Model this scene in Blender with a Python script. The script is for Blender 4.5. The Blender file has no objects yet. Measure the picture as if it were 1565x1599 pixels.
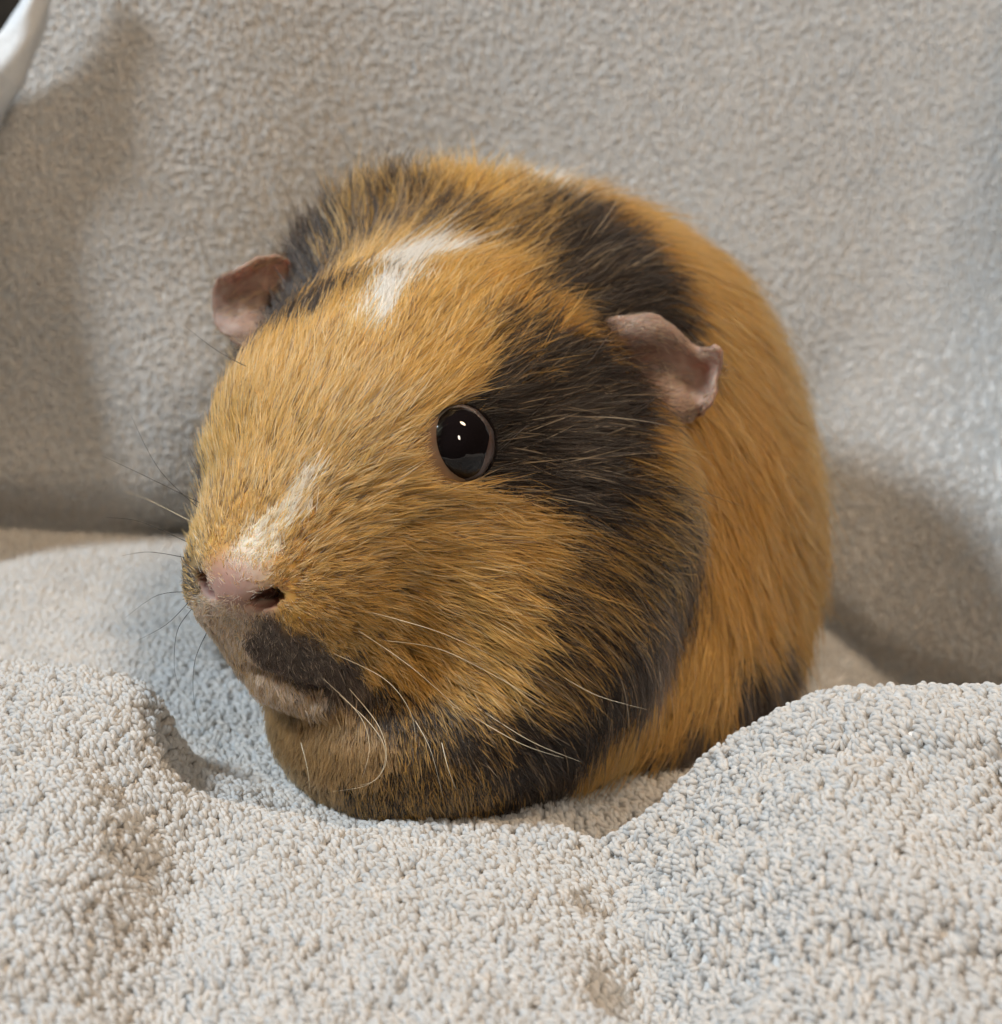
import bpy, math, os
import numpy as np
from mathutils import Vector
from mathutils.bvhtree import BVHTree

QUICK = os.environ.get('GP_QUICK', '')          # development only: 'clay' skips fur and loops
rng = np.random.default_rng(7)
S = 0.001                                        # work in millimetres, build in metres
sc = bpy.context.scene
col = sc.collection

# ------------------------------------------------------------------ camera
PITCH = math.radians(20.0)
FPX = 3300.0                                     # focal length in photo pixels (photo 1565 x 1599)
PW, PH = 1565.0, 1599.0
CAM = np.array([0.0, -310.0, 173.0])
FW = np.array([0.0, math.cos(PITCH), -math.sin(PITCH)])
UP = np.array([0.0, math.sin(PITCH), math.cos(PITCH)])
RT = np.array([1.0, 0.0, 0.0])
cd = bpy.data.cameras.new('camera')
cd.sensor_fit = 'HORIZONTAL'; cd.sensor_width = 36.0
cd.lens = FPX / PW * 36.0
cd.clip_start = 0.01; cd.clip_end = 50.0
cd.dof.use_dof = True; cd.dof.focus_distance = 0.306; cd.dof.aperture_fstop = 23.0
cam = bpy.data.objects.new('camera', cd); col.objects.link(cam)
cam.location = tuple(CAM * S); cam.rotation_euler = (math.pi / 2 - PITCH, 0, 0)
sc.camera = cam

# ------------------------------------------------------------------ world, lamps, exposure
w = bpy.data.worlds.new('World'); sc.world = w; w.use_nodes = True
bg = w.node_tree.nodes['Background']
bg.inputs['Color'].default_value = (0.78, 0.78, 0.80, 1); bg.inputs['Strength'].default_value = 0.045

def area_lamp(name, direction, dist, sx, sy, power, color, aim=(0, 0, 45)):
    """Rectangular lamp `dist` mm from `aim` in `direction`, facing it."""
    d = np.array(direction, float); d /= np.linalg.norm(d)
    p = np.array(aim, float) + d * dist
    l = bpy.data.lights.new(name, 'AREA'); l.shape = 'ELLIPSE'
    l.size = sx * S; l.size_y = sy * S; l.energy = power; l.color = color
    o = bpy.data.objects.new(name, l); col.objects.link(o)
    o.location = tuple(p * S)
    o.rotation_euler = Vector(tuple(-d)).to_track_quat('-Z', 'Y').to_euler()
    return o
area_lamp('ceiling_lamp', (0.36, -0.12, 1.0), 1100, 130, 260, 6.3, (1.0, 0.76, 0.52))
area_lamp('room_lamp', (0.30, -1.0, 0.85), 430, 45, 95, 0.56, (1.0, 0.86, 0.70), aim=(-5, -20, 70))
area_lamp('window_side_lamp', (-0.85, -0.24, 1.0), 1100, 200, 200, 14.0, (0.79, 0.905, 1.0))

sc.view_settings.view_transform = 'Standard'
sc.view_settings.look = 'None'
sc.view_settings.exposure = 0.17
sc.view_settings.gamma = 1.0
sc.cycles.max_bounces = 7
sc.cycles.diffuse_bounces = 4
sc.cycles.glossy_bounces = 6
sc.cycles.transmission_bounces = 6
sc.cycles.transparent_max_bounces = 8
sc.cycles.use_adaptive_sampling = True; sc.cycles.adaptive_threshold = 0.05; sc.cycles.adaptive_min_samples = 24
sc.cycles.use_denoising = True
sc.cycles_curves.shape = 'THICK'
sc.cycles_curves.subdivisions = 2

# ------------------------------------------------------------------ helpers
def pix(x, y, depth):
    """Photo pixel + depth along the optical axis (mm) -> world point (mm)."""
    x = np.asarray(x, float); y = np.asarray(y, float); depth = np.asarray(depth, float)
    a = ((x - PW / 2) / FPX * depth)[..., None]; b = ((PH / 2 - y) / FPX * depth)[..., None]
    return CAM + a * RT + b * UP + depth[..., None] * FW
def ray(x, y):
    d = FW + (x - PW / 2) / FPX * RT + (PH / 2 - y) / FPX * UP
    return d / np.linalg.norm(d)
def proj(p):
    q = np.asarray(p, float) - CAM
    d = q @ FW
    return PW / 2 + FPX * (q @ RT) / d, PH / 2 - FPX * (q @ UP) / d, d
def onz(x, y, z):
    """Where the pixel's ray meets the level z."""
    d = ray(x, y); t = (z - CAM[2]) / d[2]
    return CAM + d * t
def nrm(v):
    return v / np.maximum(np.linalg.norm(v, axis=-1, keepdims=True), 1e-9)
def sstep(a, b, x):
    t = np.clip((x - a) / (b - a), 0, 1); return t * t * (3 - 2 * t)

def mesh_obj(name, verts_mm, faces, mat, parent=None, smooth=True):
    me = bpy.data.meshes.new(name)
    me.from_pydata((np.asarray(verts_mm) * S).tolist(), [], [tuple(int(i) for i in f) for f in faces])
    me.update()
    if smooth: me.polygons.foreach_set('use_smooth', np.ones(len(me.polygons), bool))
    if mat: me.materials.append(mat)
    o = bpy.data.objects.new(name, me); col.objects.link(o)
    if parent: o.parent = parent
    return o
def tag(o, label=None, cat=None, group=None, kind=None):
    for k, v in (('label', label), ('category', cat), ('group', group), ('kind', kind)):
        if v: o[k] = v
    return o
def curves_obj(name, pts_mm, rad_mm, colors, mat, parent=None):
    """pts (N,K,3), rad (N,K) or (K,), colors (N,3) -> one hair-curves object."""
    n, k, _ = pts_mm.shape
    cu = bpy.data.hair_curves.new(name)
    cu.add_curves([k] * n)
    cu.attributes['position'].data.foreach_set('vector', (pts_mm * S).astype(np.float32).ravel())
    r = cu.attributes.get('radius') or cu.attributes.new('radius', 'FLOAT', 'POINT')
    r.data.foreach_set('value', (np.broadcast_to(rad_mm, (n, k)) * S).astype(np.float32).ravel())
    c = cu.attributes.new('strand_color', 'FLOAT_COLOR', 'CURVE')
    c.data.foreach_set('color', (colors if colors.shape[1] == 4 else np.concatenate([colors, np.ones((n, 1))], 1)).astype(np.float32).ravel())
    if mat: cu.materials.append(mat)
    o = bpy.data.objects.new(name, cu); col.objects.link(o)
    if parent: o.parent = parent
    return o

def grid_faces(nu, nv, wrap=False):
    f = []
    for i in range(nu - (0 if wrap else 1)):
        i2 = (i + 1) % nu
        for j in range(nv - 1):
            f.append((i * nv + j, i2 * nv + j, i2 * nv + j + 1, i * nv + j + 1))
    return f

# value noise in 3-D, vectorised
_perm = np.random.default_rng(3).random((64, 64, 64)).astype(np.float32)
def noise3(p):
    i = np.floor(p).astype(int); f = p - i; f = f * f * (3 - 2 * f)
    def g(a, b, c): return _perm[(i[..., 0] + a) % 64, (i[..., 1] + b) % 64, (i[..., 2] + c) % 64]
    x, y, z = f[..., 0], f[..., 1], f[..., 2]
    return ((g(0,0,0)*(1-x)+g(1,0,0)*x)*(1-y)+(g(0,1,0)*(1-x)+g(1,1,0)*x)*y)*(1-z) + \
           ((g(0,0,1)*(1-x)+g(1,0,1)*x)*(1-y)+(g(0,1,1)*(1-x)+g(1,1,1)*x)*y)*z
def fbm(p, o=3):
    return sum(noise3(p * 2 ** k + 11.3 * k) * 0.5 ** k for k in range(o)) / sum(0.5 ** k for k in range(o))

# ------------------------------------------------------------------ materials
def mat_new(name):
    m = bpy.data.materials.new(name); m.use_nodes = True
    nt = m.node_tree; nt.nodes.clear()
    out = nt.nodes.new('ShaderNodeOutputMaterial')
    return m, nt, out
def principled(name, color=None, rough=0.6, attr=None, noise_scale=None, noise_amt=0.0, sss=0.0, sss_r=(0.004, 0.0015, 0.001),
               bump=0.0, spec=0.5, sheen=0.0, coat=0.0):
    m, nt, out = mat_new(name)
    b = nt.nodes.new('ShaderNodeBsdfPrincipled')
    nt.links.new(b.outputs[0], out.inputs['Surface'])
    b.inputs['Roughness'].default_value = rough
    b.inputs['Specular IOR Level'].default_value = spec
    if sheen: b.inputs['Sheen Weight'].default_value = sheen; b.inputs['Sheen Roughness'].default_value = 0.6
    if coat: b.inputs['Coat Weight'].default_value = coat; b.inputs['Coat Roughness'].default_value = 0.02
    src = None
    if attr:
        a = nt.nodes.new('ShaderNodeAttribute'); a.attribute_name = attr; src = a.outputs['Color']
    else:
        rgb = nt.nodes.new('ShaderNodeRGB'); rgb.outputs[0].default_value = (*color, 1); src = rgb.outputs[0]
    if noise_scale:
        tc = nt.nodes.new('ShaderNodeTexCoord')
        n = nt.nodes.new('ShaderNodeTexNoise'); n.inputs['Scale'].default_value = noise_scale; n.inputs['Detail'].default_value = 4
        nt.links.new(tc.outputs['Object'], n.inputs['Vector'])
        mr = nt.nodes.new('ShaderNodeMapRange')
        mr.inputs['From Min'].default_value = 0.25; mr.inputs['From Max'].default_value = 0.75
        mr.inputs['To Min'].default_value = 1 - noise_amt; mr.inputs['To Max'].default_value = 1 + noise_amt
        nt.links.new(n.outputs['Fac'], mr.inputs['Value'])
        mx = nt.nodes.new('ShaderNodeVectorMath'); mx.operation = 'SCALE'
        nt.links.new(src, mx.inputs[0]); nt.links.new(mr.outputs[0], mx.inputs['Scale'])
        src = mx.outputs[0]
        if bump:
            bp = nt.nodes.new('ShaderNodeBump'); bp.inputs['Strength'].default_value = bump; bp.inputs['Distance'].default_value = 0.0004
            nt.links.new(n.outputs['Fac'], bp.inputs['Height']); nt.links.new(bp.outputs[0], b.inputs['Normal'])
    nt.links.new(src, b.inputs['Base Color'])
    if sss:
        b.inputs['Subsurface Weight'].default_value = sss; b.inputs['Subsurface Radius'].default_value = sss_r
        b.inputs['Subsurface Scale'].default_value = 1.0
    return m

def hair_material(name, rough=0.35, rad_rough=0.4, mixd=0.35):
    """Hair scattering mixed with a matt strand so that dense fur keeps its body colour."""
    m, nt, out = mat_new(name)
    a = nt.nodes.new('ShaderNodeAttribute'); a.attribute_name = 'strand_color'
    h = nt.nodes.new('ShaderNodeBsdfHairPrincipled'); h.parametrization = 'COLOR'
    h.inputs['Roughness'].default_value = rough; h.inputs['Radial Roughness'].default_value = rad_rough
    h.inputs['Random Roughness'].default_value = 0.3
    d = nt.nodes.new('ShaderNodeBsdfDiffuse')
    # banded hair: sooty base, painted darker for shade between strands; full colour from half
    ci = nt.nodes.new('ShaderNodeHairInfo'); rp = nt.nodes.new('ShaderNodeValToRGB')
    rp.color_ramp.elements[0].position = 0.10; rp.color_ramp.elements[0].color = (0.34, 0.32, 0.32, 1)
    rp.color_ramp.elements[1].position = 0.55; rp.color_ramp.elements[1].color = (1, 1, 1, 1)
    nt.links.new(ci.outputs['Intercept'], rp.inputs['Fac'])
    mb = nt.nodes.new('ShaderNodeMix'); mb.data_type = 'RGBA'; mb.inputs[6].default_value = (1, 1, 1, 1)
    nt.links.new(a.outputs['Alpha'], mb.inputs[0]); nt.links.new(rp.outputs['Color'], mb.inputs[7])   # white hair is not banded
    vm = nt.nodes.new('ShaderNodeVectorMath'); vm.operation = 'MULTIPLY'
    nt.links.new(a.outputs['Color'], vm.inputs[0]); nt.links.new(mb.outputs[2], vm.inputs[1])
    nt.links.new(vm.outputs[0], h.inputs['Color']); nt.links.new(vm.outputs[0], d.inputs['Color'])
    mx = nt.nodes.new('ShaderNodeMixShader'); mx.inputs[0].default_value = mixd
    nt.links.new(h.outputs[0], mx.inputs[1]); nt.links.new(d.outputs[0], mx.inputs[2])
    nt.links.new(mx.outputs[0], out.inputs['Surface'])
    return m

M_towel = principled('towel_cloth', (0.60, 0.58, 0.555), 0.95, noise_scale=220, noise_amt=0.10, bump=0.6, spec=0.1)
def yarn_material(name):
    m, nt, out = mat_new(name)
    a = nt.nodes.new('ShaderNodeAttribute'); a.attribute_name = 'strand_color'
    d = nt.nodes.new('ShaderNodeBsdfDiffuse'); t = nt.nodes.new('ShaderNodeBsdfTranslucent'); mx = nt.nodes.new('ShaderNodeMixShader')
    nt.links.new(a.outputs['Color'], d.inputs['Color']); nt.links.new(a.outputs['Color'], t.inputs['Color'])
    mx.inputs[0].default_value = 0.45
    nt.links.new(d.outputs[0], mx.inputs[1]); nt.links.new(t.outputs[0], mx.inputs[2]); nt.links.new(mx.outputs[0], out.inputs['Surface'])
    return m
M_loop = yarn_material('terry_yarn')
M_flap = principled('white_cotton', (0.58, 0.585, 0.59), 0.95, noise_scale=900, noise_amt=0.06, bump=0.5, spec=0.1)
M_dark = principled('dark_upholstery', (0.030, 0.024, 0.018), 0.9, noise_scale=400, noise_amt=0.3, bump=0.5, spec=0.2)
M_skin = principled('skin', rough=0.62, attr='skin_color', noise_scale=700, noise_amt=0.07, bump=0.35, sss=0.35, spec=0.25)
M_ear = principled('ear_skin', (0.275, 0.185, 0.142), 0.6, noise_scale=260, noise_amt=0.22, bump=0.5, sss=0.35, spec=0.3)
M_lid = principled('eyelid_skin', (0.042, 0.027, 0.023), 0.45, noise_scale=900, noise_amt=0.15, bump=0.5, sss=0.35, spec=0.4)
M_eye = principled('eye_black', (0.006, 0.004, 0.004), 0.02, spec=0.30)
M_inner = principled('moist_inner_lid', (0.075, 0.046, 0.038), 0.3, noise_scale=1500, noise_amt=0.2, spec=0.5, sss=0.2)
M_fur = hair_material('fur_strands', rough=0.28)
M_whisk_d = principled('whisker_dark', (0.03, 0.025, 0.022), 0.35)
M_whisk_l = principled('whisker_pale', (0.72, 0.62, 0.45), 0.35)

# ================================================================== TOWEL
# seat height: control points (photo pixel, level z) and world points (x, y, z)
HP = [(0,1050,42),(60,1052,43),(130,1062,43),(180,1110,42),(225,1168,40),(270,1215,35),(60,1130,43),(0,1150,43),(100,1200,44),(160,1230,43),(0,1300,42),(100,1330,43),(170,1340,41),(0,1450,38),(80,1450,38),(0,1599,34),(90,1599,33),
      (230,1300,32),(250,1370,29),(210,1450,30),(160,1530,30),(300,1290,26.5),(318,1245,25.5),(300,1350,25.5),(290,1420,25),(265,1500,25),(240,1599,25),
      (370,1300,29),(360,1380,30),(350,1470,30),(330,1580,29),(450,1320,29.5),(450,1450,31),(430,1560,30),(560,1330,28.5),(560,1400,30),(560,1500,30),(560,1599,29),(680,1340,27.5),(700,1420,29),(700,1540,29),(820,1350,27),(830,1450,28),(820,1599,27.5),
      (700,1290,24.5),(640,1290,24.5),(560,1262,23),(480,1250,23.5),(400,1200,22),(300,1090,21.5),(350,1150,21.5),(230,1010,21),(280,1020,21),(780,1250,22.5),(850,1235,22.5),(930,1210,23),(1000,1200,23),(860,1290,24),
      (960,1290,16),(1000,1260,17),(940,1320,17),(1060,1215,18),(900,1350,24),(960,1380,20),(990,1450,20),(1020,1530,20.5),(1040,1599,21),(920,1450,25),
      (1020,1310,24),(1050,1270,26),(1080,1240,28),(1140,1185,32),(1200,1138,35.5),(1270,1100,38),(1340,1075,40),(1450,1075,41),(1565,1085,41),
      (1060,1380,27),(1090,1320,30),(1130,1260,33),(1200,1200,36),(1150,1380,32),(1200,1300,36),(1280,1180,40),(1300,1280,39),(1280,1400,36),(1150,1480,28),(1130,1580,25),(1250,1500,33),
      (1400,1170,42),(1520,1160,43),(1380,1240,39),(1420,1280,34.5),(1480,1300,33),(1565,1315,32),(1350,1330,39),(1440,1370,38),(1540,1390,37),(1400,1480,36),(1520,1500,35),(1300,1599,29),(1440,1599,30),(1560,1599,30),
      (50,960,21),(150,900,20),(120,1000,21)]
HW = [(60,-10,8),(90,0,8),(60,40,2),(76,25,-10),(95,25,-12),(75,55,-12),(92,50,-14),(85,38,-14),(0,0,12),(0,50,5),(-40,40,12),(30,90,5),(-30,90,10),(-60,70,18),(-90,70,20),(80,80,-12),(120,30,-8),(-120,40,22),(-120,-40,34),
      (0,-160,24),(-100,-160,28),(100,-160,26),(130,-60,34),(-140,-90,32),(0,140,4),(-100,140,20),(100,140,8)]
_hp = np.array([list(onz(a, b, 26 + (c - 26) * (0.88 if a < 340 else 1.3)) - np.array([0, 0, 2.6])) for a, b, c in HP] + [list(h) for h in HW])
def seat_h(x, y):
    x = np.asarray(x, float); y = np.asarray(y, float)
    xf, yf = x.ravel(), y.ravel()
    if len(xf) <= 8000: return _seat_h(xf, yf).reshape(x.shape)
    return np.concatenate([_seat_h(xf[i:i + 8000], yf[i:i + 8000]) for i in range(0, len(xf), 8000)]).reshape(x.shape)
def _seat_h(x, y):
    p = np.stack([x, y], -1)
    d2 = ((p[..., None, :] - _hp[:, :2]) ** 2).sum(-1)
    wt = np.exp(-d2 / (2 * 4.3 ** 2)) + 0.003 * np.exp(-d2 / (2 * 22.0 ** 2)) + 1e-7 / (1 + d2)
    h = (wt * _hp[:, 2]).sum(-1) / wt.sum(-1)
    q = np.stack([x * 0.045, y * 0.045, 0 * x + 2.2], -1)
    return h + (fbm(q, 2) - 0.5) * 2.2
def bend(x, xk):
    """Right of xk the back turns toward the viewer."""
    d = np.maximum(x - xk, 0)
    return -1.1 * (np.sqrt(d * d + 36.0) - 6.0)
def wall_y(x):
    """Where the seat turns up into the back of the towel."""
    return 104 + 24 * sstep(-80, 0, x) + bend(x, 50.0)
LEAN = math.radians(7)
FR = 7.0
def sheet(x, s):
    """Point on the towel: x across, s along it (s < 0: seat, growing to the front; s > 0: up the back)."""
    x = np.asarray(x, float); s = np.asarray(s, float)
    yb = wall_y(x)
    ang = math.pi / 2 - LEAN
    arc = FR * ang
    ys = yb - FR + np.minimum(s, 0)
    base = seat_h(x, np.minimum(ys, yb - FR))
    a = np.clip(s, 0, arc) / FR
    yy = ys + FR * np.sin(a); zz = base + FR * (1 - np.cos(a))
    up = np.maximum(s - arc, 0)
    yy = yy + up * math.sin(LEAN); zz = zz + up * math.cos(LEAN)
    # the crease between seat and back is tucked in
    tuck = np.exp(-((s - 4.0) / 6.0) ** 2); yy = yy + 9.0 * tuck; zz = zz - 3.0 * tuck
    # slow folds of the back, pushed toward / away from the viewer
    k = sstep(0, 40, s)
    q = np.stack([x * 0.018, s * 0.014, 0 * x + 5], -1)
    dep = (fbm(q, 2) - 0.5) * 8
    yy = yy + k * dep
    yy = yy + bend(x, 50.0 + 0.44 * np.clip(s - 12, 0, 140)) * (1 - 0.88 * sstep(20, 90, s)) - bend(x, 50.0)   # the turn runs up to the right
    # unseen fold added at the right to block the ceiling lamp from the back
    shade_fold = sstep(109, 121, x); yy = yy - 70 * k * shade_fold; ex = np.maximum(zz - 131, 0) * shade_fold
    zz = zz - ex; yy = yy + ex
    return np.stack([x, yy, zz], -1)
xs = np.arange(-165, 150.1, 1.5); ss = np.arange(-265, 300.1, 1.5)
X, SS = np.meshgrid(xs, ss, indexing='ij')
P = sheet(X, SS)
nu, nv = X.shape
V = P.reshape(-1, 3)
px_, py_, dd_ = proj(V)
F = np.array(grid_faces(nu, nv))
# the back of the towel ends top left, along the folded white hem: beyond it the sofa shows
fx = px_[F].mean(1); fy = py_[F].mean(1); fs = SS.reshape(-1)[F].mean(1); fxw = V[F][:, :, 0].mean(1); fz = V[F][:, :, 2].mean(1)
keep = ~((fs > 40) & (fz > 114 + 1.3 * (fxw + 101)))
towel = mesh_obj('towel', V, F[keep], M_towel)
tag(towel, 'light grey terry towel draped in soft folds under and behind the guinea pig', 'towel')

if QUICK != 'clay':
    # terry loops: two-ply yarn arches standing on the cloth, one mass nobody could count
    def loops(x, s, np_, h0, wid, rad, ply, colr):
        n = len(x); e = 0.6
        p = sheet(x, s); tx = nrm(sheet(x + e, s) - p); ts = nrm(sheet(x, s + e) - p)
        nn = nrm(np.cross(tx, ts))
        th = np.pi / 2 + rng.normal(0, 0.45, n)                 # arches run mostly along the towel's length
        da = np.cos(th)[:, None] * tx + np.sin(th)[:, None] * ts
        db = nrm(np.cross(nn, da))
        hh = h0 * rng.uniform(0.72, 1.25, n); ww = wid * rng.uniform(0.7, 1.3, n)
        patch = fbm(p * 0.05, 2) - 0.5
        lean_a = rng.normal(0, 0.35, n) - 0.7 + 2.5 * patch; lean_b = rng.normal(0, 0.55, n)
        t = np.linspace(0, 1, np_)
        ar = np.sin(np.pi * t) ** 0.7
        c = p[:, None] - 0.3 * nn[:, None] + (ww[:, None] * (t - 0.5))[..., None] * da[:, None] + (hh[:, None] * ar)[..., None] * nn[:, None] \
            + (hh * lean_a)[:, None, None] * ar[None, :, None] * da[:, None] * 0.8 + (hh * lean_b)[:, None, None] * ar[None, :, None] * db[:, None] * 0.6
        if ply == 1:
            return c, np.full((n, np_), rad), colr
        ph = rng.uniform(0, 6.28, n); out = []
        tan = nrm(np.gradient(c, axis=1)); b1 = nrm(np.cross(tan, db[:, None])); b2 = db[:, None] + 0 * b1
        for k in range(2):
            a = ph[:, None] + k * np.pi + t[None] * 8.0
            out.append(c + rad * 0.58 * (np.cos(a)[..., None] * b1 + np.sin(a)[..., None] * b2))
        return np.concatenate(out), np.full((2 * n, np_), rad * 0.64), np.concatenate([colr, colr * 0.97])
    def scatter(s0, s1, step):
        gx = np.arange(-160, 148, step); gs = np.arange(s0, s1, step)
        a, b = np.meshgrid(gx, gs, indexing='ij'); a = a.ravel(); b = b.ravel()
        a = a + rng.uniform(-.42, .42, len(a)) * step; b = b + rng.uniform(-.42, .42, len(b)) * step
        p = sheet(a, b); u, v, d = proj(p)
        k = (u > -260) & (u < PW + 260) & (v > -260) & (v < PH + 330) & (d > 60)
        k &= ~((b > 40) & (p[:, 2] > 114 + 1.3 * (a + 101)))
        return a[k], b[k]
    def yarn_col(a, b):
        n = len(a)
        base = np.array([0.69, 0.67, 0.645])
        v = rng.normal(1, 0.05, n)[:, None]; tint = rng.normal(0, 0.012, n)[:, None] * np.array([1, 0, -1])
        return np.clip(base * v + tint, 0.2, 0.85)
    a, b = scatter(-262, -70, 1.16)
    p1, r1, c1 = loops(a, b, 10, 1.1, 2.5, 0.57, 2, yarn_col(a, b))
    lo = curves_obj('terry_loops', p1, r1, c1, M_loop, towel); lo['kind'] = 'stuff'
    a, b = scatter(-70, 296, 0.86)
    p2, r2, c2 = loops(a, b, 5, 0.62, 0.85, 0.40, 1, yarn_col(a, b))
    lo = curves_obj('terry_loops', p2, r2, c2, M_loop, towel); lo['kind'] = 'stuff'
    print('loops', len(p1) // 2, len(p2))

# sofa behind the towel: only a dark corner of it shows
def slab(name, c, half, mat, bev=8.0, yaw=0.0):
    import bmesh
    bm = bmesh.new(); bmesh.ops.create_cube(bm, size=1.0)
    for v in bm.verts: v.co = Vector((v.co.x * 2 * half[0] * S, v.co.y * 2 * half[1] * S, v.co.z * 2 * half[2] * S))
    bmesh.ops.bevel(bm, geom=bm.edges[:], offset=bev * S, segments=4, profile=0.5, affect='EDGES')
    me = bpy.data.meshes.new(name); bm.to_mesh(me); bm.free(); me.materials.append(mat)
    me.polygons.foreach_set('use_smooth', np.ones(len(me.polygons), bool))
    o = bpy.data.objects.new(name, me); col.objects.link(o); o.location = tuple(np.array(c) * S); o.rotation_euler = (-LEAN, 0, yaw)
    return o
sofa = slab('sofa_back', (-20, 205, 190), (260, 25, 170), M_dark, 14)
tag(sofa, 'dark upholstered sofa back showing behind the towel at top left corner', 'sofa')

# rolled white hem of cloth hanging on the left, in front of the towel's back
hem = [(96,-95,406,1.4),(84,-60,407,1.8),(58,0,408,2.4),(36,55,409,3.4),(4,108,410,4.8),(-44,180,412,5),(-80,280,414,5),(-92,400,415,5),(-95,560,416,5),(-100,720,417,5),(-110,830,416,5)]
hc = np.array([pix(a, b, d) for a, b, d, r in hem]); hr_ = [h[3] for h in hem]  # radii
tt = np.linspace(0, len(hem) - 1, 72)
hcs = np.stack([np.interp(tt, np.arange(len(hem)), hc[:, k]) for k in range(3)], 1)
for _ in range(4): hcs[1:-1] = (hcs[:-2] + 2 * hcs[1:-1] + hcs[2:]) / 4
ring = []
T = nrm(np.gradient(hcs, axis=0))
for i in range(len(hcs)):
    s1 = nrm(np.cross(T[i], FW)); s2 = nrm(np.cross(T[i], s1))
    for a in np.linspace(0, 2 * np.pi, 18, endpoint=False):
        r = 1 + 0.10 * math.sin(3 * a + i * 0.23) + 0.07 * math.sin(5 * a - i * 0.41)
        ring.append(hcs[i] + r * np.interp(tt[i], range(len(hr_)), hr_) * (math.cos(a) * s1 + 1.4 * math.sin(a) * s2))
fc = []
for i in range(len(hcs) - 1):
    for j in range(18):
        fc.append((i * 18 + j, i * 18 + (j + 1) % 18, (i + 1) * 18 + (j + 1) % 18, (i + 1) * 18 + j))
fc += [tuple(range(18))[::-1], tuple(range((len(hcs) - 1) * 18, len(hcs) * 18))]
# the cloth goes on to the left of its rolled edge as a hanging sheet
nb = len(ring); i0 = int(np.argmin(np.abs(tt - 4.6)))
for side in (0.0, 1.2):
    for i in range(i0, len(hcs)):
        for j in range(12):
            ring.append(hcs[i] + np.array([-6.0 * j, side + 1.5 * math.sin(j * 0.9 + i * 0.1), 1.2 * math.sin(j * 0.7)]))
nr_ = len(hcs) - i0
for sd_ in (0, 1):
    o_ = nb + sd_ * nr_ * 12
    fc += [tuple(o_ + k for k in f) for f in grid_faces(nr_, 12)]
hemo = mesh_obj('white_cloth', ring, fc, M_flap)
tag(hemo, 'rolled white cotton cloth edge hanging at the upper left corner', 'cloth')

# ================================================================== GUINEA PIG
YAW = math.radians(30.0)
HF = np.array([-math.sin(YAW), -math.cos(YAW), 0.0])          # where the nose points
HL = np.array([math.cos(YAW), -math.sin(YAW), 0.0])           # the animal's left, turned to the viewer
HU = np.array([0.0, 0.0, 1.0])
NOSE = pix(358, 915, 300.0)
def hp(b, l, z):
    return NOSE - HF * b + HL * l + HU * z
BY = math.radians(18.0)
BF = np.array([-math.sin(BY), -math.cos(BY), 0.0]); BL = np.array([math.cos(BY), -math.sin(BY), 0.0])
prims = []                                                     # centre, axes(3x3 rows), radii, blend
def E(c, r, k, axes='h', pitch=0.0, sub=False, roll=0.0):
    A = np.stack([HF, HL, HU]) if axes == 'h' else np.stack([BF, BL, HU])
    if pitch:
        cp, sp = math.cos(math.radians(pitch)), math.sin(math.radians(pitch))
        f, l, u = A; A = np.stack([f * cp + u * sp, l, u * cp - f * sp])
    if roll:
        cp, sp = math.cos(math.radians(roll)), math.sin(math.radians(roll))
        f, l, u = A; A = np.stack([f, l * cp + u * sp, u * cp - l * sp])
    prims.append((np.asarray(c, float), A, np.asarray(r, float), k, sub))
# trunk
E(pix(856, 735, 402), (52, 46, 48.5), 0, 'b')
E(pix(730, 656, 378), (38, 37.5, 41), 10, 'b')                   # shoulders
E(pix(720, 1000, 342), (28, 31, 28), 14, 'b')                  # chest
E(pix(625, 1140, 326), (16, 21, 15), 8, 'h')                  # throat / front of chest
E(pix(1050, 890, 388), (34, 24, 30), 10, 'b')                  # hip
E(pix(1000, 1050, 374), (30, 23, 24), 10, 'b')                 # lower flank
# head
E(hp(50, 0, 10), (28, 26, 23), 6)                             # cranium
E(hp(62, 0, 8), (22, 29, 24), 4)                             # nape
for sd in (1, -1):
    E(hp(46, 15 * sd, -6), (24, 17, 20), 9)                   # cheek
    E(hp(61, 21.5 * sd, -6), (21, 18, 24), 4)                   # jowl
    E(hp(33, 12.5 * sd, 13), (11, 8.5, 10), 7)                 # brow around the eye
    E(hp(13, 7.2 * sd, -5), (10, 7.4, 7.5), 6)                # whisker pad
E(hp(29, 0, 8), (21, 17.5, 13.5), 9, pitch=-18)                # bridge
E(hp(17, 0, 0), (15, 12.0, 11), 7)                             # muzzle
E(hp(6.0, 0, 0), (6.5, 6.2, 5.2), 4)                           # nose
E(hp(26, 0, -14), (20, 14, 11.5), 7)                             # jaw
E(hp(15.5, 0, -17), (7, 6.5, 4.8), 4)                        # chin
# nostrils
NOSTR = []
for sd in (1, -1):
    c = hp(3.0, 4.6 * sd, -1.6)
    NOSTR.append(c)
    E(c, (3.2, 2.8, 1.45), 1.1, sub=True, roll=24 * sd)

def sdf(p):
    d = None
    for c, A, r, k, sub in prims:
        q = (p - c) @ A.T.astype(p.dtype)
        k0 = np.sqrt(((q / r) ** 2).sum(-1)); k1 = np.sqrt(((q / (r * r)) ** 2).sum(-1))
        e = k0 * (k0 - 1.0) / np.maximum(k1, 1e-6)
        if d is None: d = e
        elif sub:
            h = np.clip(0.5 - 0.5 * (d + e) / k, 0, 1); d = d * (1 - h) + (-e) * h + k * h * (1 - h)
        else:
            h = np.clip(0.5 + 0.5 * (e - d) / k, 0, 1); d = e * (1 - h) + d * h - k * h * (1 - h)
    return d
def grad(p, e=0.25):
    g = [sdf(p + np.eye(3)[i] * e) - sdf(p - np.eye(3)[i] * e) for i in range(3)]
    return nrm(np.stack(g, -1))

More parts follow.
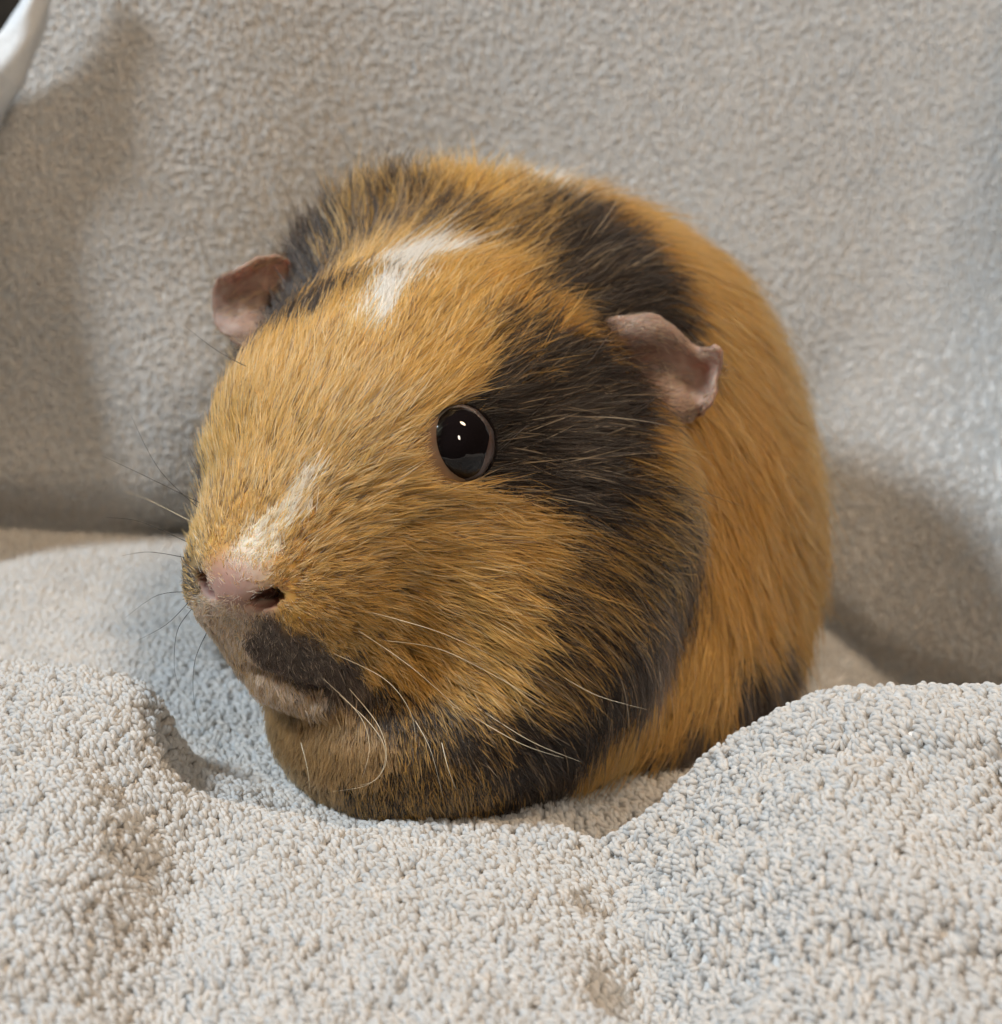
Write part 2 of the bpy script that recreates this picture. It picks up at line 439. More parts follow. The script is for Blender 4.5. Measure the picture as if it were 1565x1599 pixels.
def trace(x, y):
    d = ray(x, y); t = 200.0
    for _ in range(80): t = min(t + float(sdf((CAM + d * t)[None])[0]) * 0.8, 330.0)
    return CAM + d * t
lip = [trace(a, b) for a, b in ((345,1040),(365,1058),(388,1072),(412,1083),(438,1092),(465,1099),(492,1104),(518,1107))]
lip = [q for q in lip if abs(float(sdf(q[None])[0])) < 0.3]; print('lip', len(lip))
lipn = [grad(q[None])[0] for q in lip]
for q, n_ in zip(lip, lipn): E(q - n_ * 0.9, (2.0, 2.0, 1.6), 1.8)                 # lower lip
for (a, b) in ((400,1050),(430,1062),(460,1071),(490,1077)):
    q = trace(a, b)
    if abs(float(sdf(q[None])[0])) < 1.0: E(q + grad(q[None])[0] * 0.4, (1.9, 1.9, 1.2), 1.6, sub=True)     # parting of the mouth
def surface_nets(lo, hi, h):
    n = [int((hi[i] - lo[i]) / h) + 1 for i in range(3)]
    ax = [lo[i] + h * np.arange(n[i]) for i in range(3)]
    D = np.empty(n, np.float32)
    yz = np.stack(np.meshgrid(ax[1], ax[2], indexing='ij'), -1)
    for i0 in range(0, n[0], 24):
        xx = ax[0][i0:i0 + 24]
        g = np.empty((len(xx),) + yz.shape[:2] + (3,)); g[..., 0] = xx[:, None, None]; g[..., 1:] = yz
        D[i0:i0 + 24] = sdf(g.astype(np.float32))
    s = D < 0
    cnt = np.zeros([k - 1 for k in n], np.int8)
    for a in (0, 1):
        for b in (0, 1):
            for c in (0, 1):
                cnt += s[a:n[0] - 1 + a, b:n[1] - 1 + b, c:n[2] - 1 + c]
    act = (cnt > 0) & (cnt < 8)
    idx = -np.ones(act.shape, np.int64); idx[act] = np.arange(act.sum())
    vv = np.argwhere(act) * h + np.array(lo) + h * 0.5
    fa = []
    for axn in range(3):
        o1, o2 = [k for k in range(3) if k != axn]
        sl0 = [slice(None)] * 3; sl1 = [slice(None)] * 3
        sl0[axn] = slice(0, n[axn] - 1); sl1[axn] = slice(1, n[axn])
        ed = s[tuple(sl0)] != s[tuple(sl1)]
        fl = s[tuple(sl0)]
        e = np.argwhere(ed); ff = fl[ed]
        ok = (e[:, o1] > 0) & (e[:, o2] > 0) & (e[:, o1] < n[o1] - 1) & (e[:, o2] < n[o2] - 1)
        e = e[ok]; ff = ff[ok]
        q = []
        for da, db in ((0, 0), (1, 0), (1, 1), (0, 1)):
            t = e.copy(); t[:, o1] -= da; t[:, o2] -= db
            q.append(idx[t[:, 0], t[:, 1], t[:, 2]])
        q = np.stack(q, 1)
        flip = ff if axn != 1 else ~ff
        q[~flip] = q[~flip][:, ::-1]
        fa.append(q)
    fa = np.concatenate(fa); fa = fa[(fa >= 0).all(1)]
    for _ in range(4):
        vv = vv - grad(vv) * np.clip(sdf(vv), -h, h)[:, None] * 0.8
    return vv, fa
allc = np.array([p[0] for p in prims]); allr = np.array([p[2].max() for p in prims])[:, None]
BV, BFc = surface_nets((allc - allr).min(0) - 6, (allc + allr).max(0) + 6, 1.15)
BN = grad(BV)
print('body', len(BV), len(BFc))
bvh = BVHTree.FromPolygons([Vector(v) for v in BV.tolist()], BFc.tolist())
def hit(x, y):
    d = ray(x, y)
    p, n, i, t = bvh.ray_cast(Vector(CAM), Vector(d))
    if p is None: return None, None
    p = np.array(p); return p, grad(p[None])[0]

def hcoord(p):
    q = p - NOSE
    return -(q @ HF), q @ HL, q[..., 2]                        # back, left, up from the nose tip

# ---- coat pattern: colour points on the body (O ochre, D dark brown, T ticked, W white, C cream, R russet, P pink skin)
CP = {
 'O': [(350,700),(310,700),(320,800),(450,600),(550,600),(600,700),(640,620),(600,800),(680,780),(750,800),(700,850),(700,900),(550,900),(520,860),(560,960),(640,960),
       (640,1040),(700,1075),(740,1100),(450,560),(540,530),(700,560),(760,480),(700,470),(760,430),(800,420),(400,700),(380,620),(350,780),(500,690),(520,740),(820,810),(780,850),(800,880),
       (500,950),(540,1010),(590,1050),(860,860),(740,560),(700,600),(560,450),(570,480),(450,530),(480,520),(720,440),(740,990),(690,1010),(730,940),(760,900),(800,1000),(790,950),(780,1040),(820,960),(850,900),(800,1080),(720,1040),(680,1060),(770,1100),(830,930),(590,430),(570,520),(600,400),(640,500),(670,470),(690,445),(690,390),(630,405),(650,470),(615,500),(585,455),(400,790),(430,760),(360,830),(330,850),(500,800),(480,830),(470,870),(510,770),(440,730),(760,410),(620,530),(560,560),(770,330),(740,300),(640,300)],
 'D': [(885,475),(905,485),(925,475),(895,455),(945,500),(795,600),(800,660),(850,650),(900,600),(950,650),(900,720),(810,740),(980,700),(850,560),(900,500),(950,450),(900,418),(965,412),(930,395),(870,460),(910,470),(930,450),(850,490),(885,440),(875,425),(945,480),(1015,440),(1000,500),(880,765),(950,770),
       (1040,520),(960,560),(900,560),(1060,870),(1050,930),(1030,980),(980,1060),(900,1120),(820,1160),(730,1170),(1000,1010),(960,1080),(860,1150),
       (450,440),(470,470),(490,410),(430,490),(460,420),(500,440),(282,770),(590,1105),(610,1125),(800,700),(860,700)],
 'N': [(478,745),(465,775),(445,800),(425,828),(402,852)],
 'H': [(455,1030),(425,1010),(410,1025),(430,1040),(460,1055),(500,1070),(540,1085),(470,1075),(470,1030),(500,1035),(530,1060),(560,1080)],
 'T': [(640,1130),(700,1225),(560,1255),(640,1245),(600,1240),(760,374),(790,366),(820,354),(690,330),(700,350),(730,340),(660,350),(650,330),(640,285),(600,300),(550,350),(620,320),(680,330),(750,345),(540,400),(600,380),(290,860),(300,900),(1010,770),(1040,800),(950,860),(940,920),(880,960),(900,1020),(850,1040),(820,560),
       (840,470),(840,420),(800,520),(700,1130),(760,1140),(660,1190),(600,1120),(860,910),(1000,900),(980,960),(990,850),(930,990),(880,1070),(840,1100),(900,890)],
 'W': [(588,512),(600,490),(614,468),(630,446),(646,428),(660,412),(690,416),(640,440),(622,458),(830,285),(850,278),(835,262),(850,250),(700,245),(715,240),(690,250)],
 'C': [(345,985),(365,1010),(350,960),(325,965),(335,1000),(350,1035),(375,1060),(410,1078),(450,1092),(480,1100),(375,985),(330,920)],
 'B': [(480,1150),(520,1180),(560,1210),(500,1220),(590,1170),(450,1120),(540,1140),(420,1100)],
 'R': [(1000,372),(985,345),(1035,408),(960,328),(1060,440),(1072,480),(1052,415),(1085,520),(930,315),(975,340),(1015,365),(1040,395),(900,285),(885,272),(930,290),(870,305),(1150,600),(1200,800),(1120,700),(1150,950),(1050,1080),(1090,1040),(950,305),(1060,400),(1250,700),(1130,500),(1100,450),(1080,850),(1110,900),(1060,1000),(1000,1110),(970,1130),(1240,850),(1230,950),(1050,700),(1080,750),(1040,720),(1180,1000),(1000,340),(1110,1100)],
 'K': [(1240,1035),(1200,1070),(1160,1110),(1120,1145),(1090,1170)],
}
PAL = {'O': (0.61, 0.32, 0.070), 'D': (0.026, 0.018, 0.014), 'T': (0.30, 0.18, 0.075), 'W': (0.86, 0.82, 0.76), 'C': (0.60, 0.45, 0.33),
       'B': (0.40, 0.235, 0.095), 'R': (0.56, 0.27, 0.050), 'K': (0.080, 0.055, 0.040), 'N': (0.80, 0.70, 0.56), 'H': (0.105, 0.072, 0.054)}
keys = list(CP)
cpt, ccl = [], []
for k in keys:
    for (a, b) in CP[k]:
        p, n = hit(a, b)
        if p is None:                                          # just past the outline: nearest point of the body
            q, nn_, i_, d_ = bvh.find_nearest(Vector(pix(a, b, 392.0 if b < 300 else 325.0)))
            p = np.array(q)
        cpt.append(p); ccl.append(keys.index(k))
# far side of the animal, not in view: dark round the far eye, russet flank
for b, l, z, k in ((31,-20,15,'D'),(45,-30,5,'D'),(55,-33,-15,'T'),(20,-14,-4,'O'),(35,-22,-10,'O'),(60,-30,22,'D'),(28,-14,22,'O'),(80,-40,0,'R'),(110,-45,10,'R'),(140,-30,10,'R'),(150,10,20,'R'),(120,-40,-25,'D'),(90,-35,-30,'R')):
    q, nn_, i_, d_ = bvh.find_nearest(Vector(hp(b, l, z))); cpt.append(np.array(q)); ccl.append(keys.index(k))
cpt = np.array(cpt); ccl = np.array(ccl)
def coat_weights(p):
    """Share of each coat colour at p, in the body's own space."""
    wob = np.stack([fbm(p * 0.22 + 7 * i, 3) - 0.5 for i in range(3)], -1) * 4.5
    d2 = (((p + wob)[:, None, :] - cpt[None]) ** 2).sum(-1)
    wt = 1.0 / (d2 + 0.8) ** 2.9
    out = np.stack([wt[:, ccl == i].sum(1) for i in range(len(keys))], 1)
    return out / out.sum(1, keepdims=True)
pal = np.array([PAL[k] for k in keys])

# ---- lie of the hair: (pixel, direction in the photo, lift)
GD = [(400,800,.35,-1,.22),(350,700,.1,-1,.25),(310,780,-.1,-1,.3),(310,880,-.3,-.9,.3),(450,650,.55,-.85,.22),(550,560,.6,-.8,.22),(600,700,.85,-.5,.18),(520,800,.9,-.4,.18),(460,760,.4,-.9,.2),(430,840,.35,-.95,.2),
      (600,850,1,-.12,.18),(700,850,1,-.05,.16),(550,930,1,.12,.2),(500,1000,.85,.5,.22),(620,1030,.8,.6,.25),(700,950,.95,.3,.2),(800,900,.95,.28,.2),(850,1000,.8,.6,.25),(900,880,.9,.45,.2),
      (960,950,.5,.85,.22),(1000,850,.8,.5,.2),(750,1080,.8,.6,.3),(850,1100,.8,.6,.22),(650,1150,.25,1,.2),(560,1180,0,1,.2),(480,1040,.25,1,.15),(440,1010,.1,1,.15),(360,1010,.1,1,.2),(420,1070,.1,1,.2),(820,720,1,.1,.14),(900,650,1,-.02,.16),
      (900,760,.95,.3,.16),(850,600,.9,-.35,.18),(800,520,.75,-.65,.2),(700,520,.65,-.75,.22),(620,470,.6,-.8,.25),(880,430,.75,-.6,.24),(950,400,.85,-.25,.25),(960,520,.95,.0,.2),(450,480,-.1,-1,.35),
      (450,430,-.35,-1,.5),(500,390,-.25,-1,.5),(560,350,-.1,-1,.5),(620,330,.0,-1,.34),(700,300,.15,-1,.3),(780,300,.4,-1,.3),(850,300,.5,-.8,.35),(640,400,.75,-.65,.2),(720,390,.95,-.35,.15),(800,370,.9,-.3,.15),(850,340,.8,-.4,.2),(930,330,.95,-.1,.15),
      (1000,360,.85,.3,.14),(1120,550,.55,.85,.12),(1150,700,.4,.95,.12),(1150,900,.15,1,.12),(1080,1000,-.15,1,.12),(1000,1080,-.4,.9,.12),(1230,950,.25,1,.14),(1230,700,.45,.9,.12),(1060,450,.75,.6,.13),(1200,1050,.2,1,.2),
      (950,1120,-.3,.9,.15),(540,520,.35,-.95,.25),(680,620,.7,-.7,.15),(640,760,.95,-.25,.15),(740,780,1,.15,.12),(560,1240,.1,1,.15),(500,1230,-.1,1,.2),(620,1230,.1,1,.15),(720,1190,.3,1,.18)]
gp, gd, gl = [], [], []
VW = FW
for a, b, dx, dy, li in GD:
    p, n = hit(a, b)
    if p is None: continue
    wv = dx * RT - dy * UP
    vd = nrm(p - CAM); c = vd @ n
    t = wv - (wv @ n) / (c if abs(c) > 0.30 else -0.30) * vd
    gp.append(p); gd.append(nrm(t - (t @ n) * n)); gl.append(li)
gp = np.array(gp); gd = np.array(gd); gl = np.array(gl)
def flow(p, n):
    b, l, z = hcoord(p)
    base = -HF[None] * 1.0 + np.array([0, 0, -1.0]) * (0.15 + 0.6 * sstep(40, 90, b))[:, None]
    base = base - (base * n).sum(-1, keepdims=True) * n
    base = nrm(base)
    d2 = ((p[:, None] - gp[None]) ** 2).sum(-1)
    wt = np.exp(-d2 / (2 * 6.5 ** 2)) + 0.02 * np.exp(-d2 / (2 * 15.0 ** 2))
    ws = wt.sum(1, keepdims=True)
    v = wt @ gd + base * 0.004
    li = (wt @ gl + 0.004 * 0.2) / (ws[:, 0] + 0.004)
    v = v - (v * n).sum(-1, keepdims=True) * n
    return nrm(v), li

# ---- body mesh with skin colour
cw = np.concatenate([coat_weights(BV[i:i + 20000]) for i in range(0, len(BV), 20000)])
hb, hl, hz = hcoord(BV)
skin = (cw[:, :, None] * pal[None]).sum(1) * (0.7 - 0.2 * sstep(8, 24, hb))[:, None]
pink = np.array([0.33, 0.175, 0.148])
pk = np.exp(-(((hb - 2.2) / 4.6) ** 2 + (hl / 5.6) ** 2 + ((hz - 0.2) / 4.3) ** 2) ** 2)
ns = np.min([np.linalg.norm((BV - c) / np.array([2.6, 2.6, 2.0]), axis=1) for c in NOSTR], 0)
skin = skin * (1 - pk[:, None]) + pink * pk[:, None]
inn = np.exp(-ns ** 4)[:, None]
skin = skin * (1 - inn) + np.array([0.16, 0.045, 0.045]) * inn   # the lining of the nostrils is dark red
for e_ in [hit(727, 688)[0]]:
    for q_ in (e_, hp(hcoord(e_)[0], -hcoord(e_)[1], hcoord(e_)[2])):
        ws_ = np.exp(-(np.linalg.norm(BV - q_, axis=1) / 7.5) ** 4)[:, None]
        skin = skin * (1 - ws_) + np.array([0.115, 0.072, 0.060]) * ws_   # bare brown skin round the eye
guinea = mesh_obj('guinea_pig', BV, BFc, M_skin)
at = guinea.data.attributes.new('skin_color', 'FLOAT_COLOR', 'POINT')
at.data.foreach_set('color', np.concatenate([skin, np.ones((len(skin), 1))], 1).astype(np.float32).ravel())
tag(guinea, 'ochre, dark brown and white guinea pig crouching on the grey terry towel', 'guinea pig')

# ---- eyes
def lid_angle(ph, sg):
    c_, s_ = sg * math.cos(ph), math.sin(ph)
    return 1.0 / math.sqrt((c_ / 0.70) ** 2 + (s_ / 0.94) ** 2) * (1 + 0.05 * c_ ** 3 + 0.012 * math.sin(5 * ph + 0.4))
def eye_set(E0, ne, sg, R=6.7):
    """Eyeball with its lid ring; E0 centre, ne outward axis."""
    ne = nrm(ne); eu = nrm(HU - (HU @ ne) * ne); el = np.cross(eu, ne)
    vs, fs = [], []
    nr, ns_ = 28, 40
    for i in range(nr):
        th = math.pi * i / (nr - 1)
        for j in range(ns_):
            ph = 2 * math.pi * j / ns_
            r = R * (1 + 0.035 * math.exp(-(th / 0.55) ** 2))
            vs.append(E0 + r * (math.cos(th) * ne + math.sin(th) * (math.cos(ph) * el + math.sin(ph) * eu)))
    for i in range(nr - 1):
        for j in range(ns_):
            fs.append((i * ns_ + j, (i + 1) * ns_ + j, (i + 1) * ns_ + (j + 1) % ns_, i * ns_ + (j + 1) % ns_))
    eye = mesh_obj('eye', vs, fs, M_eye, guinea)
    # lids: profile from the wet inner edge, over the rim, down into the fur
    prof = [(-0.06, 0.985), (-0.01, 1.015), (0.02, 1.03), (0.06, 1.035), (0.12, 1.02), (0.24, 0.97), (0.45, 0.90), (0.75, 0.82)]
    vs, fs = [], []
    nj = 64
    for j in range(nj):
        ph = 2 * math.pi * j / nj
        a0 = lid_angle(ph, sg)
        for q, (dt, rr) in enumerate(prof):
            wv = 0.010 * math.sin(9 * ph + q * 1.3) + 0.008 * math.sin(17 * ph + q)
            th = a0 + dt * (1.0 + 0.25 * math.sin(ph + 2.2))
            vs.append(E0 + R * (rr + wv * (q > 1)) * (math.cos(th) * ne + math.sin(th) * (math.cos(ph) * el + math.sin(ph) * eu)))
    n_ = len(prof)
    for j in range(nj):
        for q in range(n_ - 1):
            fs.append((j * n_ + q, j * n_ + q + 1, ((j + 1) % nj) * n_ + q + 1, ((j + 1) % nj) * n_ + q))
    lid = mesh_obj('eyelid', vs, fs, M_lid, eye)
    # sliver of moist inner lid at the back corner of the eye
    vs, fs = [], []
    m2 = 24
    for j in range(m2):
        f_ = j / (m2 - 1); ph = math.radians(-75 + 95 * f_); wd = 0.17 * math.sin(math.pi * f_)
        a0 = lid_angle(ph, sg)
        for q in range(4):
            th = a0 + 0.02 - wd * (1 - q / 3.0)
            vs.append(E0 + R * (1.006 + 0.012 * (q in (1, 2)) + 0.02 * (q == 3)) * (math.cos(th) * ne + math.sin(th) * (sg * math.cos(ph) * el + math.sin(ph) * eu)))
    fs = grid_faces(m2, 4)
    mesh_obj('inner_lid', vs, fs, M_inner, eye)
    md = lid.modifiers.new('smooth', 'SUBSURF'); md.levels = 1; md.render_levels = 1
    return eye
EYES = []
p, n = hit(735, 688)
ne = nrm(n * 0.55 + nrm(CAM - p) * 0.75 + HF * 0.05)
EYES.append((p - n * 4.3, ne))
bl = hcoord(p); p2, n2, _, _ = bvh.find_nearest(Vector(hp(bl[0], -bl[1], bl[2]))); p2 = np.array(p2); n2 = grad(p2[None])[0]
EYES.append((p2 - n2 * 7.5, nrm(n2 * 0.7 - HL * 0.35 + HF * 0.25 + HU * 0.1)))
for (e, ax), sg_ in zip(EYES, (1, -1)): eye_set(e, ax, sg_)
print('eye', proj(EYES[0][0]), EYES[0][1])

# ---- ears
EARS = []
def ear(rows, d0, roff, coff, name='ear'):
    nr, nc = len(rows), len(rows[0])
    vs = []
    for i, r in enumerate(rows):
        for j, (a, b) in enumerate(r):
            vs.append(pix(a, b, d0 + roff[i] * (0.4 + 0.6 * math.sin(math.pi * min(1, (j + 0.5) / nc))) + coff[j]))
    o = mesh_obj(name, vs, grid_faces(nr, nc), M_ear, guinea); EARS.append((o, rows, d0, roff, coff))
    sb = o.modifiers.new('smooth', 'SUBSURF'); sb.levels = 3; sb.render_levels = 3
    tx = bpy.data.textures.get('ear_crinkle') or bpy.data.textures.new('ear_crinkle', 'CLOUDS'); tx.noise_scale = 0.005; tx.noise_depth = 2
    dm = o.modifiers.new('crinkle', 'DISPLACE'); dm.texture = tx; dm.texture_coords = 'LOCAL'; dm.strength = 0.0022; dm.mid_level = 0.5; dm.direction = 'NORMAL'
    so = o.modifiers.new('thick', 'SOLIDIFY'); so.thickness = 0.0007; so.offset = 0
    return o
pe, _ = hit(965, 565); dn = proj(pe)[2]
ear([[(930,512),(965,493),(1005,488),(1045,503),(1085,543),(1110,540)],
     [(930,530),(968,522),(1010,517),(1050,526),(1088,556),(1128,545)],
     [(935,565),(980,560),(1020,556),(1058,562),(1090,580),(1130,575)],
     [(945,600),(990,598),(1030,600),(1066,602),(1092,606),(1118,600)],
     [(965,640),(1000,635),(1040,640),(1072,640),(1092,632),(1112,620)],
     [(985,660),(1010,652),(1045,658),(1070,662),(1085,655),(1096,642)]], dn - 5.0, [-1.5, -3.5, 2.5, 2.0, -2.5, 0], [4, 0, -1, 1, 3.5, -0.5])
pe2, _ = hit(485, 480); df = 356.0
print('ears', dn, df)
ear([[(450,395),(405,402),(365,422),(336,430)],
     [(455,425),(412,432),(365,445),(331,465)],
     [(470,470),(425,485),(380,495),(334,518)],
     [(460,530),(430,545),(398,556),(362,526)]], df, [0, 4, 4, 0], [4, 0, -1, 1])

# ---- fur
if QUICK != 'clay':
    tri = np.concatenate([BFc[:, [0, 1, 2]], BFc[:, [0, 2, 3]]])
    ta, tb, tc_ = BV[tri[:, 0]], BV[tri[:, 1]], BV[tri[:, 2]]
    ar = np.linalg.norm(np.cross(tb - ta, tc_ - ta), axis=1) / 2
    cen = (ta + tb + tc_) / 3; fn = BN[tri[:, 0]]
    vis = ((CAM - cen) * fn).sum(1) / np.linalg.norm(CAM - cen, axis=1)
    tb_, tl_, tz_ = hcoord(cen)
    dens = ar * np.where(vis > -0.25, 1.0, 0.35) * (1.0 + 1.1 * (1 - sstep(20, 90, tb_)))
    ghs = seat_h(cen[:, 0], cen[:, 1]) if True else 0
    dens *= np.where(cen[:, 2] < ghs - 4, 0.0, 1.0)
    NP, NC, K = 30000, 10, 7
    ti = rng.choice(len(tri), NP, p=dens / dens.sum())
    u = rng.random((NP, 2)); fl = u.sum(1) > 1; u[fl] = 1 - u[fl]
    root = ta[ti] + u[:, :1] * (tb[ti] - ta[ti]) + u[:, 1:] * (tc_[ti] - ta[ti])
    b, l, z = hcoord(root)
    LEN = np.interp(b, [-2, 1.5, 4, 8, 14, 24, 40, 60, 90, 150], [0.7, 0.9, 1.6, 3.2, 5.0, 7.5, 10.5, 13, 16, 18])
    LEN *= np.where((z < -7) & (b < 24), 0.62, 1.0)
    tuft = hit(470, 480)[0]
    if tuft is not None: LEN *= 1 - 0.25 * np.exp(-((root - tuft) ** 2).sum(1) / (2 * 8.0 ** 2))   # shorter hair before the far ear
    LEN *= rng.uniform(0.78, 1.15, NP)
    pp = np.zeros((NP, K, 3)); pp[:, 0] = root
    cur = root.copy(); n = grad(cur)
    _, lift = flow(cur, n)
    jit = rng.normal(0, 0.16, (NP, 3)); jl = rng.uniform(0.6, 1.5, NP)
    hgt = np.zeros(NP)
    for i in range(1, K):
        v, li = flow(cur, n)
        v = nrm(v + jit)
        t = i / (K - 1)
        tgt = LEN * np.clip(lift * jl, 0.05, 0.85) * t ** 0.85
        dh = tgt - hgt; hgt = tgt
        stp = LEN / (K - 1)
        hor = np.sqrt(np.maximum(stp ** 2 - dh ** 2, (0.2 * stp) ** 2))
        cur = cur + v * hor[:, None]
        n = grad(cur)
        cur = cur - n * (sdf(cur) - tgt)[:, None]
        pp[:, i] = cur
    n0 = grad(root)
    qm = pp[:, 4]; qm = qm - grad(qm) * sdf(qm)[:, None]
    cwp = coat_weights(qm)
    # strands of each tuft
    t1 = nrm(np.cross(n0, np.array([0.31, 0.2, 0.93]))); t2 = np.cross(n0, t1)
    sig = 0.45 + 0.014 * np.clip(b, 0, 60)
    off = (rng.normal(0, 1, (NP, NC, 1)) * t1[:, None] + rng.normal(0, 1, (NP, NC, 1)) * t2[:, None]) * sig[:, None, None]
    tt = np.linspace(0, 1, K)
    clump = rng.uniform(0.25, 0.90, (NP, 1, 1, 1))
    lsc = rng.uniform(0.72, 1.12, (NP, NC, 1, 1))
    lsc[:, 0] = np.where(rng.random((NP, 1, 1)) < 0.5, rng.uniform(1.15, 1.5, (NP, 1, 1)), lsc[:, 0])
    rel = (pp - pp[:, :1])[:, None] * lsc
    fr = rng.normal(0, 1, (NP, NC, 1, 3)) * (LEN * 0.055)[:, None, None, None] * (tt ** 1.6)[None, None, :, None]
    hr = pp[:, None, :1] + rel + off[:, :, None, :] * (1 - clump * tt[None, None, :, None]) + fr
    hr = hr.reshape(NP * NC, K, 3)
    par = np.repeat(np.arange(NP), NC)
    # colour of each strand
    sharp = cwp ** 1.6; sharp /= sharp.sum(1, keepdims=True)
    cum = np.cumsum(sharp, 1)
    rp = np.where(rng.random(NP * NC) < 0.55, rng.random(NP)[par], rng.random(NP * NC))
    cls = np.minimum((rp[:, None] > cum[par]).sum(1), len(keys) - 1)
    colr = pal[cls].copy()
    r = rng.random(NP * NC)
    kO, kD, kT, kR = (keys.index(k) for k in 'ODTR')
    colr[(cls == kT) & (r < 0.46)] = PAL['D']; colr[(cls == kT) & (r > 0.70)] = PAL['O']
    colr[(cls == kO) & (r < 0.07)] = (0.16, 0.09, 0.045); colr[(cls == kO) & (r > 0.85)] = (0.72, 0.51, 0.25)
    kN, kH = keys.index('N'), keys.index('H')
    colr[(cls == kN) & (r < 0.35)] = PAL['O']; colr[(cls == keys.index('C')) & (r < 0.35)] = (0.50, 0.30, 0.13); colr[(cls == kH) & (r < 0.10)] = (0.45, 0.33, 0.22)
    colr[(cls == kR) & (r < 0.06)] = (0.22, 0.11, 0.04)
    colr[(cls == kD) & (r < 0.06)] = (0.30, 0.19, 0.09); colr[(cls == kD) & (r > 0.98)] = (0.55, 0.42, 0.27)
    colr *= (1 + rng.normal(0, 0.10, (NP * NC, 1))) * (1 + rng.normal(0, 0.10, NP)[par][:, None])
    colr = np.clip(colr, 0.01, 0.92)
    rad0 = np.interp(b, [0, 8, 25, 90], [0.035, 0.05, 0.070, 0.080])[par] * rng.uniform(0.75, 1.2, NP * NC)
    rads = rad0[:, None] * np.array([1, 1, 0.98, 0.9, 0.75, 0.5, 0.18])[None]
    # keep eyes, nose leather and nostrils clear
    ok = np.ones(NP * NC, bool)
    for e, ax in EYES:
        q = hr - e; along = q @ ax; perp = np.linalg.norm(q - along[..., None] * ax, axis=-1)
        eu_ = nrm(HU - (HU @ ax) * ax); el_ = np.cross(eu_, ax)
        ok &= ~((along > 1) & (along < 14) & (((q @ el_) / 4.6) ** 2 + ((q @ eu_) / 5.7) ** 2 < 1)).any(1)
    rb, rl, rz = hcoord(hr[:, 0])
    bare = np.exp(-(((rb - 2.0) / 4.6) ** 2 + (rl / 6.0) ** 2 + ((rz - 0.3) / 4.2) ** 2) ** 2)
    ok &= rng.random(NP * NC) > bare * 0.985
    for c in NOSTR: ok &= np.linalg.norm(hr - c, axis=-1).min(1) > 2.4
    print('hairs', ok.sum())
    fur = curves_obj('fur', hr[ok], rads[ok], np.concatenate([colr, ~np.isin(cls, [keys.index('W'), keys.index('C'), keys.index('N')])[:, None] * 1.0], 1)[ok], M_fur, guinea); fur['kind'] = 'stuff'

    # thin down on the ears
    for eo, rows_, d_, ro, co in EARS:
        g = np.array([[pix(a_, b_, d_ + ro[i] * (0.4 + 0.6 * math.sin(math.pi * min(1, (j + 0.5) / len(r_)))) + co[j]) for j, (a_, b_) in enumerate(r_)] for i, r_ in enumerate(rows_)])
        nf = 1500; nr_, nc_ = g.shape[:2]
        ui = rng.random(nf) * (nr_ - 1); vj = rng.random(nf) ** 1.3 * (nc_ - 1)
        def bil(ui, vj):
            i = np.minimum(ui.astype(int), nr_ - 2); j = np.minimum(vj.astype(int), nc_ - 2); a_ = (ui - i)[:, None]; b_ = (vj - j)[:, None]
            return g[i, j] * (1 - a_) * (1 - b_) + g[i + 1, j] * a_ * (1 - b_) + g[i, j + 1] * (1 - a_) * b_ + g[i + 1, j + 1] * a_ * b_
        r0 = bil(ui, vj); dv = nrm(bil(ui, np.minimum(vj + 0.3, nc_ - 1)) - bil(ui, np.maximum(vj - 0.3, 0)))
        tw = nrm(CAM - r0)
        ln = rng.uniform(0.8, 2.6, nf)[:, None, None] * (1.5 - vj / (nc_ - 1))[:, None, None]
        tq = np.linspace(0, 1, 4)[None, :, None]
        hh = r0[:, None] + tw[:, None] * 0.4 + ln * (dv[:, None] * tq + tw[:, None] * 0.35 * tq + rng.normal(0, 0.28, (nf, 1, 3)) * tq)
        cc = np.where(rng.random((nf, 1)) < 0.45, np.array([[0.10, 0.07, 0.05]]), np.array([[0.50, 0.34, 0.18]])) * rng.uniform(0.8, 1.2, (nf, 1))
        df_ = curves_obj('ear_down', hh, np.array([0.035, 0.032, 0.024, 0.008]), cc, M_fur, eo); df_['kind'] = 'stuff'

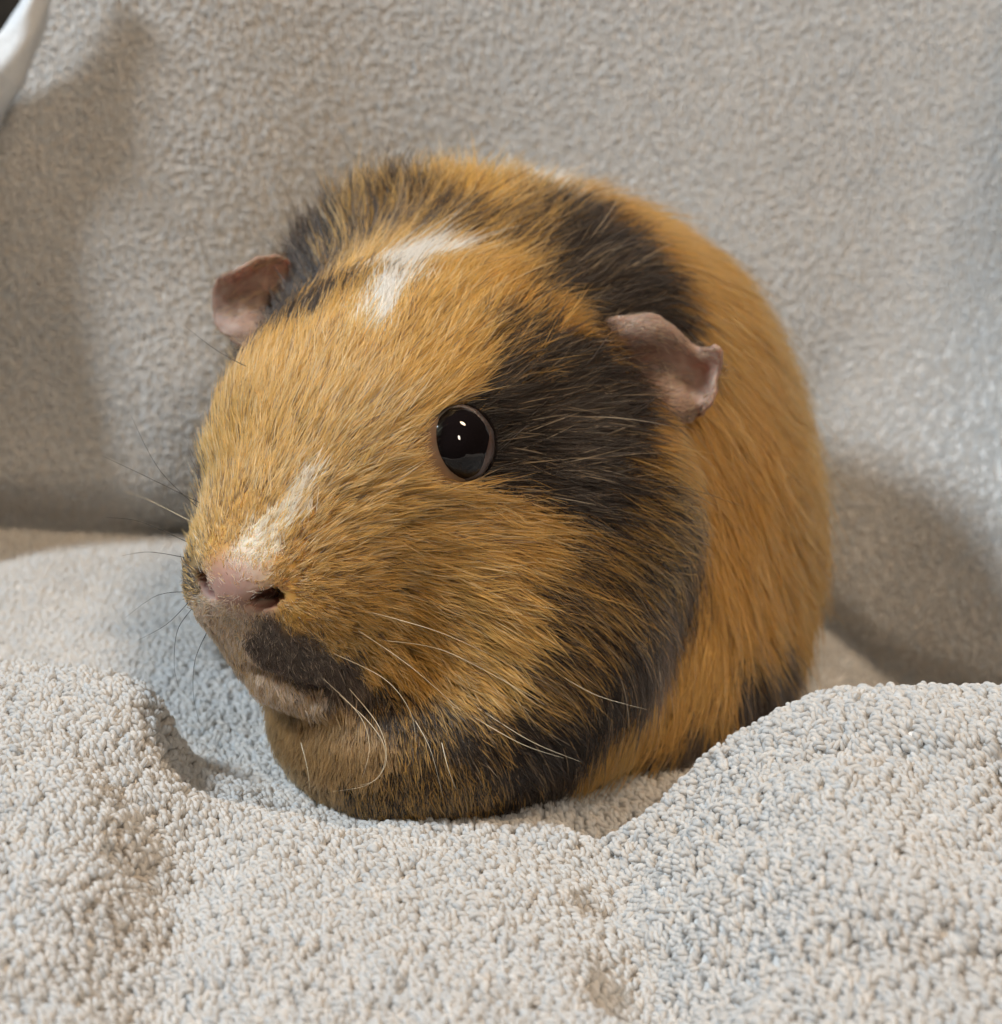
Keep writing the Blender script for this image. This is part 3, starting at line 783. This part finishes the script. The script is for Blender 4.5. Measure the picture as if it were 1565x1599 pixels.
# ---- whiskers and stray long hairs
WK = [('d', (284,778),(230,745),(160,712)), ('d', (282,845),(220,815),(165,808)), ('l', (284,812),(235,782),(190,766)), ('d', (290,925),(245,930),(195,965)),
      ('d', (300,950),(277,985),(272,1040),(280,1075)), ('d', (322,985),(305,1030),(302,1085),(312,1130)), ('d', (400,580),(340,548),(290,510)), ('d', (285,790),(250,735),(205,650)),
      ('d', (284,870),(235,862),(190,868)), ('d', (295,940),(260,975),(215,1000)),
      ('l', (530,1085),(578,1130),(602,1172),(590,1215),(555,1228)), ('l', (505,1060),(560,1115),(577,1165),(566,1215)), ('l', (545,1075),(592,1135),(603,1190),(575,1225),(520,1236)),
      ('l', (645,1120),(672,1170),(692,1245)), ('l', (745,1105),(830,1158),(908,1190)), ('l', (740,1120),(815,1162),(880,1184)), ('l', (575,955),(680,985),(765,1022)),
      ('l', (470,1160),(480,1200),(484,1236)), ('l', (925,500),(990,515),(1038,570),(1056,640)), ('l', (860,1045),(930,1085),(1010,1108)),
      ('l', (600,1000),(690,1015),(790,1065),(850,1100)), ('l', (560,985),(640,1040),(720,1110)), ('l', (690,1160),(700,1200),(712,1232)), ('d', (1000,770),(1060,760),(1160,790)), ('l', (520,1020),(600,1060),(640,1110),(650,1160))]
for kind, *pts in WK:
    h0, n0_ = hit(*pts[0])
    if h0 is None:
        q, _, _, _ = bvh.find_nearest(Vector(pix(pts[0][0], pts[0][1], 315.0))); h0 = np.array(q)
    d0 = proj(h0)[2]
    cps = [h0 + (CAM - h0) * 0.002]
    for i, (a, b_) in enumerate(pts[1:], 1):
        hh, _ = hit(a, b_); dh = proj(hh)[2] if hh is not None else 999
        cps.append(pix(a, b_, min(d0 - 1.5 * i, dh - 3.2)))
    cps = np.array([cps[0]] + cps + [cps[-1]])
    path = []
    for i in range(1, len(cps) - 2):                           # Catmull-Rom through the points
        for t in np.linspace(0, 1, 8, endpoint=(i == len(cps) - 3)):
            p0, p1_, p2_, p3 = cps[i - 1:i + 3]
            path.append(0.5 * ((2 * p1_) + (-p0 + p2_) * t + (2 * p0 - 5 * p1_ + 4 * p2_ - p3) * t * t + (-p0 + 3 * p1_ - 3 * p2_ + p3) * t ** 3))
    path = np.array(path); T = nrm(np.gradient(path, axis=0)); vs, fs = [], []
    m_ = len(path)
    for i in range(m_):
        s1 = nrm(np.cross(T[i], FW + 0.1)); s2 = np.cross(T[i], s1); r = {'d': 0.075, 'l': 0.055, 'f': 0.03}[kind] * (1 - 0.85 * i / (m_ - 1))
        for a in range(5): vs.append(path[i] + r * (math.cos(a * 1.2566) * s1 + math.sin(a * 1.2566) * s2))
    for i in range(m_ - 1):
        for j in range(5): fs.append((i * 5 + j, i * 5 + (j + 1) % 5, (i + 1) * 5 + (j + 1) % 5, (i + 1) * 5 + j))
    mesh_obj('whisker', vs, fs, M_whisk_d if kind == 'd' else M_whisk_l, guinea)
